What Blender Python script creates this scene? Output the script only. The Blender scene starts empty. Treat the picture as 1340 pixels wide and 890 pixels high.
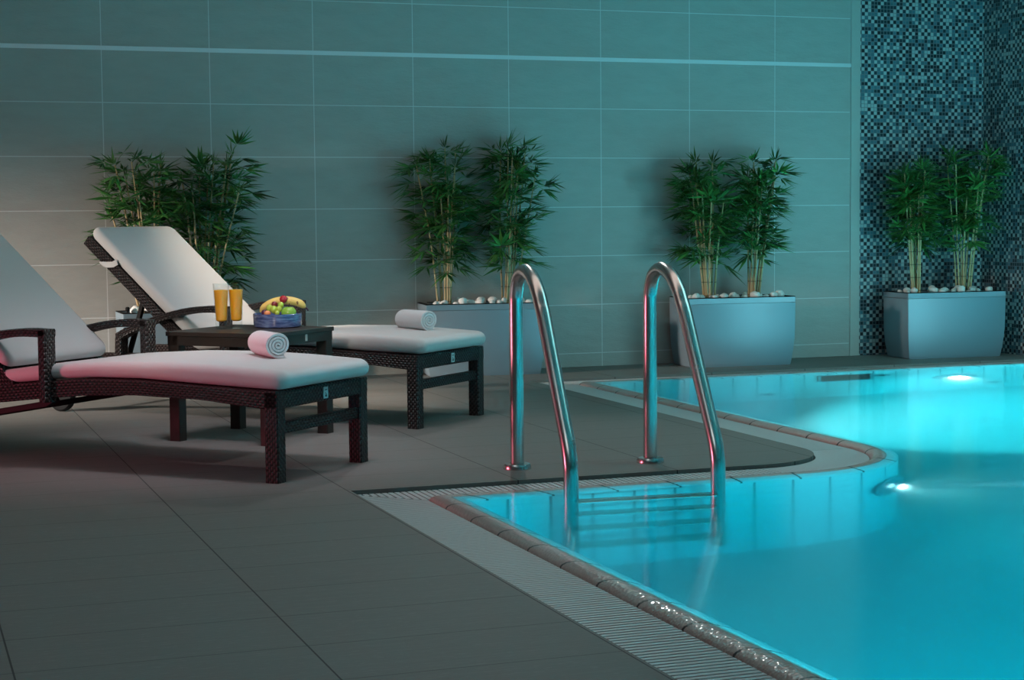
import bpy, bmesh, math, random
from mathutils import Vector, Matrix, Quaternion
random.seed(7)
S = bpy.context.scene
COL = S.collection
PI = math.pi

# ------------------------------------------------------------------ helpers
class MB:
    """collects vertices, faces and uvs, then links them as ONE mesh object"""
    def __init__(self):
        self.v, self.f, self.uv = [], [], []
    def face(self, idx, uvs=None):
        self.f.append(tuple(idx)); self.uv.append(uvs or [(0, 0)] * len(idx))
    def add(self, pts):
        n = len(self.v); self.v += [tuple(p) for p in pts]; return n
    def box(self, lo, hi, ch=0.0):
        (x0, y0, z0), (x1, y1, z1) = lo, hi
        if ch <= 0:
            n = self.add([(x0,y0,z0),(x1,y0,z0),(x1,y1,z0),(x0,y1,z0),(x0,y0,z1),(x1,y0,z1),(x1,y1,z1),(x0,y1,z1)])
            dx, dy, dz = x1-x0, y1-y0, z1-z0
            self.face((n,n+3,n+2,n+1), [(0,0),(0,dy),(dx,dy),(dx,0)])
            self.face((n+4,n+5,n+6,n+7), [(0,0),(dx,0),(dx,dy),(0,dy)])
            for a, b, l in ((0,1,dx),(1,2,dy),(2,3,dx),(3,0,dy)):
                self.face((n+a,n+b,n+4+b,n+4+a), [(0,0),(0,l),(dz,l),(dz,0)])
        else:
            self.sweep([(0.5*(x0+x1),0.5*(y0+y1),z0),(0.5*(x0+x1),0.5*(y0+y1),z1)], (1,0,0), rect((x1-x0)/2,(y1-y0)/2,ch))
        return self
    def sweep(self, path, side, prof, caps=True, scales=None, closed=False, side_is_fixed=True):
        """sweep a closed profile [(a,b)] (a along side, b along side x tangent) along a path"""
        P = [Vector(p) for p in path]; sd = Vector(side).normalized(); m = len(prof); n0 = len(self.v)
        per = [0.0]
        for i in range(m):
            a, b = prof[i], prof[(i+1) % m]; per.append(per[-1] + math.hypot(a[0]-b[0], a[1]-b[1]))
        L = 0.0; Ls = []; np_ = len(P)
        for i, p in enumerate(P):
            if i: L += (p - P[i-1]).length
            Ls.append(L)
            if closed:
                t1 = (p - P[i-1]).normalized(); t2 = (P[(i+1) % np_] - p).normalized()
            else:
                t1 = (p - P[i-1]).normalized() if i else (P[1]-P[0]).normalized()
                t2 = (P[i+1]-p).normalized() if i < np_-1 else t1
            t = (t1 + t2)
            t = t.normalized() if t.length > 1e-6 else t1
            c = max(0.35, t.dot(t1))
            s2 = (sd - t * sd.dot(t)); s2 = s2.normalized() if s2.length > 1e-6 else sd
            nn = t.cross(s2)
            sc = scales[i] if scales else 1.0
            sx, sy = (sc if isinstance(sc, tuple) else (sc, sc))
            for a, b in prof:
                self.v.append(tuple(p + s2 * a * sx + nn * (b * sy / (c if not scales else 1))))
        rng = np_ if closed else np_-1
        for i in range(rng):
            i2 = (i+1) % np_
            for j in range(m):
                k = (j+1) % m
                la, lb = Ls[i], (Ls[i2] if i2 else L)
                self.face((n0+i*m+j, n0+i*m+k, n0+i2*m+k, n0+i2*m+j),
                          [(la,per[j]),(la,per[j+1]),(lb,per[j+1]),(lb,per[j])])
        if caps and not closed:
            self.face([n0+j for j in range(m)][::-1], [(prof[j][0],prof[j][1]) for j in range(m)][::-1])
            e = n0+(np_-1)*m
            self.face([e+j for j in range(m)], [(prof[j][0],prof[j][1]) for j in range(m)])
        return self
    def tube(self, path, r, seg=12, radii=None, caps=True, closed=False):
        P = [Vector(p) for p in path]
        d = (P[-1]-P[0]).normalized() if not closed else Vector((0,0,1))
        # parallel transported frame
        n0 = len(self.v); np_ = len(P); side = None; L = 0
        for i, p in enumerate(P):
            if closed: t = (P[(i+1) % np_]-P[i-1]).normalized()
            else: t = (P[min(i+1,np_-1)]-P[max(i-1,0)]).normalized()
            if side is None:
                ref = Vector((0,0,1)) if abs(t.z) < 0.9 else Vector((1,0,0))
                side = t.cross(ref).normalized()
            else:
                side = (side - t*side.dot(t)).normalized()
            up = t.cross(side)
            rr = radii[i] if radii else r
            for j in range(seg):
                a = 2*PI*j/seg
                self.v.append(tuple(p + side*math.cos(a)*rr + up*math.sin(a)*rr))
        for i in range(np_ if closed else np_-1):
            i2 = (i+1) % np_
            for j in range(seg):
                k = (j+1) % seg
                self.face((n0+i*seg+j, n0+i*seg+k, n0+i2*seg+k, n0+i2*seg+j), [(i,j/seg),(i,(j+1)/seg),(i+1,(j+1)/seg),(i+1,j/seg)])
        if caps and not closed:
            self.face([n0+j for j in range(seg)][::-1]); e = n0+(np_-1)*seg; self.face([e+j for j in range(seg)])
        return self
    def lathe(self, prof, seg=40, center=(0,0,0), axis='z'):
        """revolve (r,z) points; r=0 ends close"""
        n0 = len(self.v); m = len(prof); cx, cy, cz = center
        for j in range(seg):
            a = 2*PI*j/seg
            for r, z in prof:
                q = (r*math.cos(a), r*math.sin(a), z)
                if axis == 'x': q = (z, r*math.cos(a), r*math.sin(a))
                if axis == 'y': q = (r*math.sin(a), z, r*math.cos(a))
                self.v.append((cx+q[0], cy+q[1], cz+q[2]))
        for j in range(seg):
            k = (j+1) % seg
            for i in range(m-1):
                self.face((n0+j*m+i, n0+k*m+i, n0+k*m+i+1, n0+j*m+i+1), [(j/seg,i/m),((j+1)/seg,i/m),((j+1)/seg,(i+1)/m),(j/seg,(i+1)/m)])
        return self
    def loft(self, rings, caps=True):
        n0 = len(self.v); m = len(rings[0])
        for r in rings: self.v += [tuple(p) for p in r]
        for i in range(len(rings)-1):
            for j in range(m):
                k = (j+1) % m
                self.face((n0+i*m+j, n0+i*m+k, n0+(i+1)*m+k, n0+(i+1)*m+j), [(i,j),(i,j+1),(i+1,j+1),(i+1,j)])
        if caps:
            self.face([n0+j for j in range(m)][::-1]); e = n0+(len(rings)-1)*m; self.face([e+j for j in range(m)])
        return self
    def build(self, name, mat=None, parent=None, smooth=None, merge=True, bevel=0, subd=0):
        me = bpy.data.meshes.new(name)
        me.from_pydata(self.v, [], self.f)
        uvl = me.uv_layers.new(name='UVMap')
        k = 0
        for fu in self.uv:
            for q in fu:
                uvl.data[k].uv = q; k += 1
        bm = bmesh.new(); bm.from_mesh(me)
        if merge: bmesh.ops.remove_doubles(bm, verts=bm.verts, dist=1e-6)
        bmesh.ops.recalc_face_normals(bm, faces=bm.faces)
        bm.to_mesh(me); bm.free()
        if mat: me.materials.append(mat)
        o = bpy.data.objects.new(name, me); COL.objects.link(o)
        if parent: o.parent = parent
        if smooth is not None:
            me.shade_smooth() if hasattr(me, 'shade_smooth') else None
            if smooth < 180:
                me.set_sharp_from_angle(angle=math.radians(smooth))
        if bevel:
            b = o.modifiers.new('bevel', 'BEVEL'); b.width = bevel; b.segments = 2; b.limit_method = 'ANGLE'
        if subd:
            s = o.modifiers.new('subd', 'SUBSURF'); s.levels = subd; s.render_levels = subd
        return o

def rect(a, b, ch=0.0):
    if ch <= 0: return [(-a,-b),(a,-b),(a,b),(-a,b)]
    return [(-a+ch,-b),(a-ch,-b),(a,-b+ch),(a,b-ch),(a-ch,b),(-a+ch,b),(-a,b-ch),(-a,-b+ch)]
def rrect(a, b, r, n=5):
    out = []
    for cx, cy, a0 in ((a-r,-b+r,-90),(a-r,b-r,0),(-a+r,b-r,90),(-a+r,-b+r,180)):
        for i in range(n+1):
            t = math.radians(a0+90*i/n); out.append((cx+r*math.cos(t), cy+r*math.sin(t)))
    return out
def lerp_tab(tab, x):
    if x <= tab[0][0]: return tab[0][1]
    for (a, b), (c, d) in zip(tab, tab[1:]):
        if x <= c: return b+(d-b)*(x-a)/(c-a)
    return tab[-1][1]
def smooth_path(pts, n=6):
    """Catmull-Rom through pts"""
    P = [Vector(p) for p in pts]; out = []
    for i in range(len(P)-1):
        p0, p1, p2, p3 = P[max(i-1,0)], P[i], P[i+1], P[min(i+2,len(P)-1)]
        for k in range(n):
            t = k/n
            out.append(0.5*((2*p1)+(p2-p0)*t+(2*p0-5*p1+4*p2-p3)*t*t+(3*p1-p0-3*p2+p3)*t**3))
    out.append(P[-1]); return out
def thing(name, label, cat, loc=(0,0,0), rz=0.0, group=None):
    o = bpy.data.objects.new(name, None); COL.objects.link(o)
    o.empty_display_size = 0.1; o.location = loc; o.rotation_euler = (0,0,rz)
    return tag(o, label, cat, group)
def tag(o, label, cat, group=None, kind=None):
    o['label'] = label; o['category'] = cat
    if group: o['group'] = group
    if kind: o['kind'] = kind
    return o
def struct(o, label=None, cat=None):
    o['kind'] = 'structure'
    if label: o['label'] = label
    if cat: o['category'] = cat
    return o
def copy_tree(o, parent=None):
    c = o.copy(); COL.objects.link(c)
    if parent: c.parent = parent
    for ch in list(o.children): copy_tree(ch, c)
    return c

# ------------------------------------------------------------------ materials
def new_mat(name):
    m = bpy.data.materials.new(name); m.use_nodes = True
    nt = m.node_tree; b = nt.nodes['Principled BSDF']
    return m, nt, b
def N(nt, typ, **kw):
    n = nt.nodes.new(typ)
    for k, v in kw.items():
        if k.startswith('_'): setattr(n, k[1:], v)
    return n
def math_(nt, op, a, b=None, c=None, clamp=False):
    n = nt.nodes.new('ShaderNodeMath'); n.operation = op; n.use_clamp = clamp
    for i, x in enumerate((a, b, c)):
        if x is None: continue
        if isinstance(x, (int, float)): n.inputs[i].default_value = x
        else: nt.links.new(x, n.inputs[i])
    return n.outputs[0]
def mixc(nt, fac, a, b):
    n = nt.nodes.new('ShaderNodeMix'); n.data_type = 'RGBA'
    for sock, x in ((n.inputs[0], fac), (n.inputs[6], a), (n.inputs[7], b)):
        if isinstance(x, (int, float)): sock.default_value = x
        elif isinstance(x, tuple): sock.default_value = (*x[:3], 1)
        else: nt.links.new(x, sock)
    return n.outputs[2]
def coords(nt, kind='Object'):
    t = nt.nodes.new('ShaderNodeTexCoord'); s = nt.nodes.new('ShaderNodeSeparateXYZ')
    nt.links.new(t.outputs[kind], s.inputs[0]); return t.outputs[kind], s.outputs
def noise(nt, vec, scale, detail=3, rough=0.5, mapping=None):
    if mapping:
        mp = nt.nodes.new('ShaderNodeMapping'); mp.inputs['Scale'].default_value = mapping
        nt.links.new(vec, mp.inputs[0]); vec = mp.outputs[0]
    n = nt.nodes.new('ShaderNodeTexNoise'); n.inputs['Scale'].default_value = scale
    n.inputs['Detail'].default_value = detail; n.inputs['Roughness'].default_value = rough
    nt.links.new(vec, n.inputs['Vector']); return n.outputs['Fac']
def ramp(nt, fac, stops):
    n = nt.nodes.new('ShaderNodeValToRGB'); cr = n.color_ramp
    while len(cr.elements) < len(stops): cr.elements.new(0.5)
    for e, (p, c) in zip(cr.elements, stops): e.position = p; e.color = (*c, 1)
    nt.links.new(fac, n.inputs[0]); return n.outputs[0]
def bump(nt, h, strength=0.3, dist=0.01, base=None):
    n = nt.nodes.new('ShaderNodeBump'); n.inputs['Strength'].default_value = strength
    n.inputs['Distance'].default_value = dist; nt.links.new(h, n.inputs['Height'])
    if base: nt.links.new(base, n.inputs['Normal'])
    return n.outputs[0]
def line_mask(nt, x, period, offset, width):
    """1 on a joint of the given width at x = offset + k*period"""
    t = math_(nt, 'ADD', x, -offset + 1000*period + width/2)
    t = math_(nt, 'MODULO', t, period)
    return math_(nt, 'LESS_THAN', t, width)
def simple(name, col, rough=0.5, metal=0.0, spec=0.5, nscale=0, nbump=0.1, ndist=0.002, var=0.0):
    m, nt, b = new_mat(name)
    b.inputs['Base Color'].default_value = (*col, 1); b.inputs['Roughness'].default_value = rough
    b.inputs['Metallic'].default_value = metal; b.inputs['Specular IOR Level'].default_value = spec
    if nscale:
        v, _ = coords(nt); n = noise(nt, v, nscale)
        nt.links.new(bump(nt, n, nbump, ndist), b.inputs['Normal'])
        if var:
            nt.links.new(mixc(nt, n, tuple(c*(1-var) for c in col), tuple(min(1,c*(1+var)) for c in col)), b.inputs['Base Color'])
    return m

def mat_floor():
    m, nt, b = new_mat('grey_floor_tile')
    v, xyz = coords(nt)
    g = math_(nt, 'MAXIMUM', line_mask(nt, xyz[0], 0.62, 0.300, 0.0042), math_(nt, 'MULTIPLY', line_mask(nt, xyz[1], 0.299, -4.459, 0.0032), 0.75))
    n1 = noise(nt, v, 6, 6, 0.65, mapping=(0.6, 14, 1))
    n2 = noise(nt, v, 1.3, 4)
    n3 = noise(nt, v, 90, 3, 0.6, mapping=(0.25, 2.2, 1))
    c = mixc(nt, n1, (0.140,0.135,0.128), (0.218,0.209,0.197))
    c = mixc(nt, math_(nt,'MULTIPLY',n2,0.45), c, (0.19,0.18,0.168))
    c = mixc(nt, math_(nt,'MULTIPLY',math_(nt,'GREATER_THAN',n3,0.62),0.22), c, (0.36,0.345,0.33))
    c = mixc(nt, g, c, (0.028,0.026,0.025))
    nt.links.new(c, b.inputs['Base Color'])
    b.inputs['Roughness'].default_value = 0.62; b.inputs['Specular IOR Level'].default_value = 0.35
    h = math_(nt, 'SUBTRACT', math_(nt,'MULTIPLY',n1,0.25), g)
    nt.links.new(bump(nt, h, 0.35, 0.002), b.inputs['Normal'])
    return m
def mosaic_color(nt, a, z):
    p = 0.0236
    fa = math_(nt,'DIVIDE',math_(nt,'ADD',a,50),p); fz = math_(nt,'DIVIDE',math_(nt,'ADD',z,50),p)
    ia = math_(nt,'FLOOR',fa); iz = math_(nt,'FLOOR',fz)
    ra = math_(nt,'FRACT',fa); rz = math_(nt,'FRACT',fz)
    cb = nt.nodes.new('ShaderNodeCombineXYZ'); nt.links.new(ia, cb.inputs[0]); nt.links.new(iz, cb.inputs[1])
    wn = nt.nodes.new('ShaderNodeTexWhiteNoise'); wn.noise_dimensions = '2D'; nt.links.new(cb.outputs[0], wn.inputs['Vector'])
    r = wn.outputs['Value']
    par = math_(nt,'MODULO',math_(nt,'ADD',ia,iz),2)
    light = ramp(nt, r, [(0,(0.016,0.03,0.04)),(0.16,(0.08,0.17,0.21)),(0.40,(0.42,0.47,0.47))])
    dark = ramp(nt, r, [(0,(0.008,0.010,0.014)),(0.36,(0.018,0.03,0.042)),(0.66,(0.065,0.14,0.17)),(0.95,(0.36,0.42,0.42))])
    for nd in (light.node, dark.node): nd.color_ramp.interpolation = 'CONSTANT'
    c = mixc(nt, math_(nt,'GREATER_THAN',par,0.5), light, dark)
    g = 0.075
    e = math_(nt,'MAXIMUM', math_(nt,'LESS_THAN',ra,g*2), math_(nt,'LESS_THAN',rz,g*2))
    c = mixc(nt, e, c, (0.20,0.19,0.21))
    return c, e
def mat_wall_back(xs=4.82):
    m, nt, b = new_mat('wall_stone_tile_and_mosaic')
    v, xyz = coords(nt)
    right = math_(nt,'GREATER_THAN',xyz[0],4.745)
    gx = math_(nt,'MULTIPLY', line_mask(nt, xyz[0], 0.6, 0.0, 0.0045), math_(nt,'SUBTRACT',1,right))
    gz = math_(nt,'MULTIPLY', line_mask(nt, xyz[2], 0.3, 0.083, 0.0045), math_(nt,'SUBTRACT',1,right))
    g = math_(nt,'MAXIMUM',gx,gz)
    mp = nt.nodes.new('ShaderNodeMapping'); mp.inputs['Rotation'].default_value = (0, math.radians(28), 0); mp.inputs['Scale'].default_value = (1, 1, 3.2)
    nt.links.new(v, mp.inputs[0])
    n1 = noise(nt, mp.outputs[0], 5.5, 8, 0.62); n2 = noise(nt, v, 2.2, 3); n3 = noise(nt, mp.outputs[0], 40, 4, 0.6)
    c = mixc(nt, n1, (0.33,0.318,0.30), (0.445,0.43,0.405)); c = mixc(nt, math_(nt,'MULTIPLY',n2,0.3), c, (0.36,0.35,0.33))
    c = mixc(nt, g, c, (0.62,0.62,0.62))
    mc, me_ = mosaic_color(nt, math_(nt,'SUBTRACT',xyz[0],xs), xyz[2])
    mos = math_(nt,'GREATER_THAN',xyz[0],xs)
    c = mixc(nt, mos, c, mc)
    nt.links.new(c, b.inputs['Base Color'])
    rgh = math_(nt,'SUBTRACT',0.6,math_(nt,'MULTIPLY',mos,0.32)); nt.links.new(rgh, b.inputs['Roughness'])
    b.inputs['Specular IOR Level'].default_value = 0.4
    h = math_(nt,'ADD', math_(nt,'MULTIPLY',n1,0.55), math_(nt,'MULTIPLY',n3,0.12))
    h = math_(nt,'MULTIPLY',h, math_(nt,'SUBTRACT',1,mos))
    h = math_(nt,'SUBTRACT', h, math_(nt,'MULTIPLY',math_(nt,'MULTIPLY',me_,mos),0.15))
    nt.links.new(bump(nt, h, 0.7, 0.014), b.inputs['Normal'])
    return m
def mat_wall_mosaic():
    m, nt, b = new_mat('wall_mosaic')
    v, xyz = coords(nt)
    c, e = mosaic_color(nt, xyz[1], xyz[2])
    nt.links.new(c, b.inputs['Base Color']); b.inputs['Roughness'].default_value = 0.28; b.inputs['Specular IOR Level'].default_value = 0.4
    nt.links.new(bump(nt, math_(nt,'SUBTRACT',1,e), 0.3, 0.002), b.inputs['Normal'])
    return m
def mat_pool_tile():
    m, nt, b = new_mat('pale_blue_pool_tile')
    v, xyz = coords(nt)
    ge = nt.nodes.new('ShaderNodeNewGeometry'); sn = nt.nodes.new('ShaderNodeSeparateXYZ'); nt.links.new(ge.outputs['Normal'], sn.inputs[0])
    masks = []
    for i, (per, off, w) in enumerate(((0.1535,3.837,0.010),(0.1535,-4.51,0.010),(0.125,-0.05,0.006))):
        gate = math_(nt,'LESS_THAN',math_(nt,'ABSOLUTE',sn.outputs[i]),0.6)
        fl = math_(nt,'GREATER_THAN',math_(nt,'ABSOLUTE',sn.outputs[2]),0.6)
        gate = math_(nt,'MULTIPLY',gate,math_(nt,'SUBTRACT',1,math_(nt,'MULTIPLY',fl,0.85)))
        masks.append(math_(nt,'MULTIPLY',line_mask(nt, xyz[i], per, off, w),math_(nt,'MULTIPLY',gate,(0.8,0.8,0.3)[i])))
    g = math_(nt,'MAXIMUM',math_(nt,'MAXIMUM',masks[0],masks[1]),masks[2])
    c = mixc(nt, g, (0.62,0.80,0.82), (0.06,0.18,0.22))
    nt.links.new(c, b.inputs['Base Color']); b.inputs['Roughness'].default_value = 0.5
    return m
def mat_water():
    m, nt, b = new_mat('pool_water'); nt.nodes.remove(b)
    out = [n for n in nt.nodes if n.type == 'OUTPUT_MATERIAL'][0]
    g = nt.nodes.new('ShaderNodeBsdfGlass'); g.inputs['IOR'].default_value = 1.333; g.inputs['Roughness'].default_value = 0.12
    v, _ = coords(nt); n = noise(nt, v, 3.0, 2)
    nt.links.new(bump(nt, n, 0.06, 0.02), g.inputs['Normal'])
    va = nt.nodes.new('ShaderNodeVolumeAbsorption'); va.inputs['Color'].default_value = (0.0,0.905,0.935,1); va.inputs['Density'].default_value = 1.3
    vsc = nt.nodes.new('ShaderNodeVolumeScatter'); vsc.inputs['Color'].default_value = (0.55,0.97,1.0,1); vsc.inputs['Density'].default_value = 0.28; vsc.inputs['Anisotropy'].default_value = 0.35
    ads = nt.nodes.new('ShaderNodeAddShader'); nt.links.new(va.outputs[0], ads.inputs[0]); nt.links.new(vsc.outputs[0], ads.inputs[1]); va = ads
    nt.links.new(g.outputs[0], out.inputs['Surface']); nt.links.new(va.outputs[0], out.inputs['Volume'])
    return m
def mat_coping():
    m, nt, b = new_mat('beige_pink_wet_coping_tile')
    t = nt.nodes.new('ShaderNodeUVMap'); s = nt.nodes.new('ShaderNodeSeparateXYZ'); nt.links.new(t.outputs[0], s.inputs[0])
    v, _ = coords(nt)
    g = line_mask(nt, s.outputs[0], 0.255, -1.205, 0.010)
    n = noise(nt, v, 60, 3)
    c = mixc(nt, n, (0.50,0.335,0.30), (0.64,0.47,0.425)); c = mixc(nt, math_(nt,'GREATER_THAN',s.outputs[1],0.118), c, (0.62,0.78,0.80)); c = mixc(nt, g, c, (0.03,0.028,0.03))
    nt.links.new(c, b.inputs['Base Color']); b.inputs['Roughness'].default_value = 0.35
    b.inputs['Coat Weight'].default_value = 0.9; b.inputs['Coat Roughness'].default_value = 0.05
    vo = nt.nodes.new('ShaderNodeTexVoronoi'); vo.inputs['Scale'].default_value = 95; nt.links.new(v, vo.inputs['Vector'])
    h = math_(nt,'SUBTRACT', math_(nt,'MULTIPLY',vo.outputs['Distance'],0.7), g)
    nb = bump(nt, h, 0.45, 0.006)
    nt.links.new(nb, b.inputs['Normal']); nt.links.new(nb, b.inputs['Coat Normal'])
    return m
def mat_wicker(name='dark_wicker'):
    m, nt, b = new_mat(name)
    t = nt.nodes.new('ShaderNodeUVMap'); s = nt.nodes.new('ShaderNodeSeparateXYZ'); nt.links.new(t.outputs[0], s.inputs[0])
    bw, bh = 0.021, 0.0100
    row = math_(nt,'FLOOR',math_(nt,'DIVIDE',s.outputs[1],bh))
    par = math_(nt,'MULTIPLY',math_(nt,'MODULO',math_(nt,'ABSOLUTE',row),2),0.5)
    fu = math_(nt,'FRACT',math_(nt,'ADD',math_(nt,'DIVIDE',math_(nt,'ADD',s.outputs[0],100*bw),bw),par))
    fv = math_(nt,'FRACT',math_(nt,'DIVIDE',math_(nt,'ADD',s.outputs[1],100*bh),bh))
    hu = math_(nt,'SINE',math_(nt,'MULTIPLY',fu,PI)); hv = math_(nt,'SINE',math_(nt,'MULTIPLY',fv,PI))
    h = math_(nt,'MULTIPLY',math_(nt,'POWER',hu,0.7),math_(nt,'POWER',hv,0.5))
    c = mixc(nt, h, (0.005,0.0035,0.0035), (0.045,0.029,0.029))
    nt.links.new(c, b.inputs['Base Color']); b.inputs['Roughness'].default_value = 0.34; b.inputs['Specular IOR Level'].default_value = 0.55
    nt.links.new(bump(nt, h, 1.0, 0.009), b.inputs['Normal'])
    return m
def mat_fabric(name, col, sc=900):
    m, nt, b = new_mat(name)
    v, _ = coords(nt); n = noise(nt, v, sc, 2); n2 = noise(nt, v, 5, 4)
    c = mixc(nt, n, tuple(x*0.9 for x in col), col); c = mixc(nt, math_(nt,'MULTIPLY',n2,0.25), c, tuple(x*0.86 for x in col))
    nt.links.new(c, b.inputs['Base Color']); b.inputs['Roughness'].default_value = 0.9; b.inputs['Specular IOR Level'].default_value = 0.15
    b.inputs['Sheen Weight'].default_value = 0.15
    h = math_(nt,'ADD',math_(nt,'MULTIPLY',n,0.05),n2)
    nt.links.new(bump(nt, h, 0.25, 0.012), b.inputs['Normal'])
    return m
def mat_towel():
    m, nt, b = new_mat('white_terry')
    v, _ = coords(nt); n = noise(nt, v, 420, 3, 0.7)
    nt.links.new(mixc(nt, n, (0.72,0.72,0.74), (0.93,0.93,0.94)), b.inputs['Base Color'])
    b.inputs['Roughness'].default_value = 0.95; b.inputs['Specular IOR Level'].default_value = 0.1; b.inputs['Sheen Weight'].default_value = 0.3
    nt.links.new(bump(nt, n, 0.8, 0.004), b.inputs['Normal'])
    return m
def mat_steel():
    m, nt, b = new_mat('brushed_stainless_steel')
    v, _ = coords(nt); n = noise(nt, v, 9, 2)
    b.inputs['Base Color'].default_value = (0.62,0.60,0.58,1); b.inputs['Metallic'].default_value = 1.0
    nt.links.new(math_(nt,'ADD',0.24,math_(nt,'MULTIPLY',n,0.05)), b.inputs['Roughness'])
    return m
def mat_leaf():
    m, nt, b = new_mat('bamboo_leaf_green')
    t = nt.nodes.new('ShaderNodeUVMap'); s = nt.nodes.new('ShaderNodeSeparateXYZ'); nt.links.new(t.outputs[0], s.inputs[0])
    c = mixc(nt, s.outputs[0], (0.008,0.045,0.012), (0.09,0.30,0.06))
    nt.links.new(c, b.inputs['Base Color']); b.inputs['Roughness'].default_value = 0.42; b.inputs['Specular IOR Level'].default_value = 0.4
    return m
def mat_cane():
    m, nt, b = new_mat('tan_bamboo_cane')
    t = nt.nodes.new('ShaderNodeUVMap'); s = nt.nodes.new('ShaderNodeSeparateXYZ'); nt.links.new(t.outputs[0], s.inputs[0])
    v, xyz = coords(nt); g = line_mask(nt, xyz[2], 0.083, 0.02, 0.007); n = noise(nt, v, 14, 3)
    c = mixc(nt, n, (0.34,0.225,0.11), (0.56,0.41,0.22)); c = mixc(nt, math_(nt,'MULTIPLY',g,0.7), c, (0.10,0.07,0.03))
    nt.links.new(c, b.inputs['Base Color']); b.inputs['Roughness'].default_value = 0.5
    return m
def mat_glass():
    m, nt, b = new_mat('clear_glass'); nt.nodes.remove(b)
    out = [n for n in nt.nodes if n.type == 'OUTPUT_MATERIAL'][0]
    lw = nt.nodes.new('ShaderNodeLayerWeight'); lw.inputs['Blend'].default_value = 0.5
    fac = math_(nt,'ADD',0.035,math_(nt,'MULTIPLY',math_(nt,'POWER',lw.outputs['Facing'],5.0),0.6))
    tr = nt.nodes.new('ShaderNodeBsdfTransparent'); tr.inputs[0].default_value = (0.96,0.97,0.97,1)
    gl = nt.nodes.new('ShaderNodeBsdfGlossy'); gl.inputs['Roughness'].default_value = 0.03
    mx = nt.nodes.new('ShaderNodeMixShader'); nt.links.new(fac, mx.inputs[0]); nt.links.new(tr.outputs[0], mx.inputs[1]); nt.links.new(gl.outputs[0], mx.inputs[2])
    nt.links.new(mx.outputs[0], out.inputs['Surface'])
    return m
def mat_bowl():
    m, nt, b = new_mat('blue_glazed_ceramic')
    v, xyz = coords(nt); n = noise(nt, v, 22, 3, mapping=(1, 1, 5))
    c = ramp(nt, n, [(0.3,(0.03,0.05,0.16)),(0.5,(0.09,0.12,0.28)),(0.68,(0.17,0.23,0.42))])
    nt.links.new(c, b.inputs['Base Color']); b.inputs['Roughness'].default_value = 0.18; b.inputs['Coat Weight'].default_value = 0.4
    return m
def mat_table():
    m, nt, b = new_mat('dark_brown_slatted_wood')
    v, xyz = coords(nt); n = noise(nt, v, 12, 5, mapping=(14, 1, 1))
    g = line_mask(nt, xyz[0], 0.06, 0.03, 0.0025)
    c = mixc(nt, n, (0.018,0.012,0.010), (0.042,0.029,0.024))
    nt.links.new(c, b.inputs['Base Color']); b.inputs['Roughness'].default_value = 0.42; b.inputs['Specular IOR Level'].default_value = 0.4
    nt.links.new(bump(nt, n, 0.15, 0.002), b.inputs['Normal'])
    return m
def mat_banana():
    m, nt, b = new_mat('banana_skin')
    v, xyz = coords(nt); n = noise(nt, v, 45, 4)
    c = mixc(nt, math_(nt,'GREATER_THAN',n,0.66), (0.80,0.56,0.16), (0.22,0.12,0.04))
    nt.links.new(c, b.inputs['Base Color']); b.inputs['Roughness'].default_value = 0.45
    return m

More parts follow.
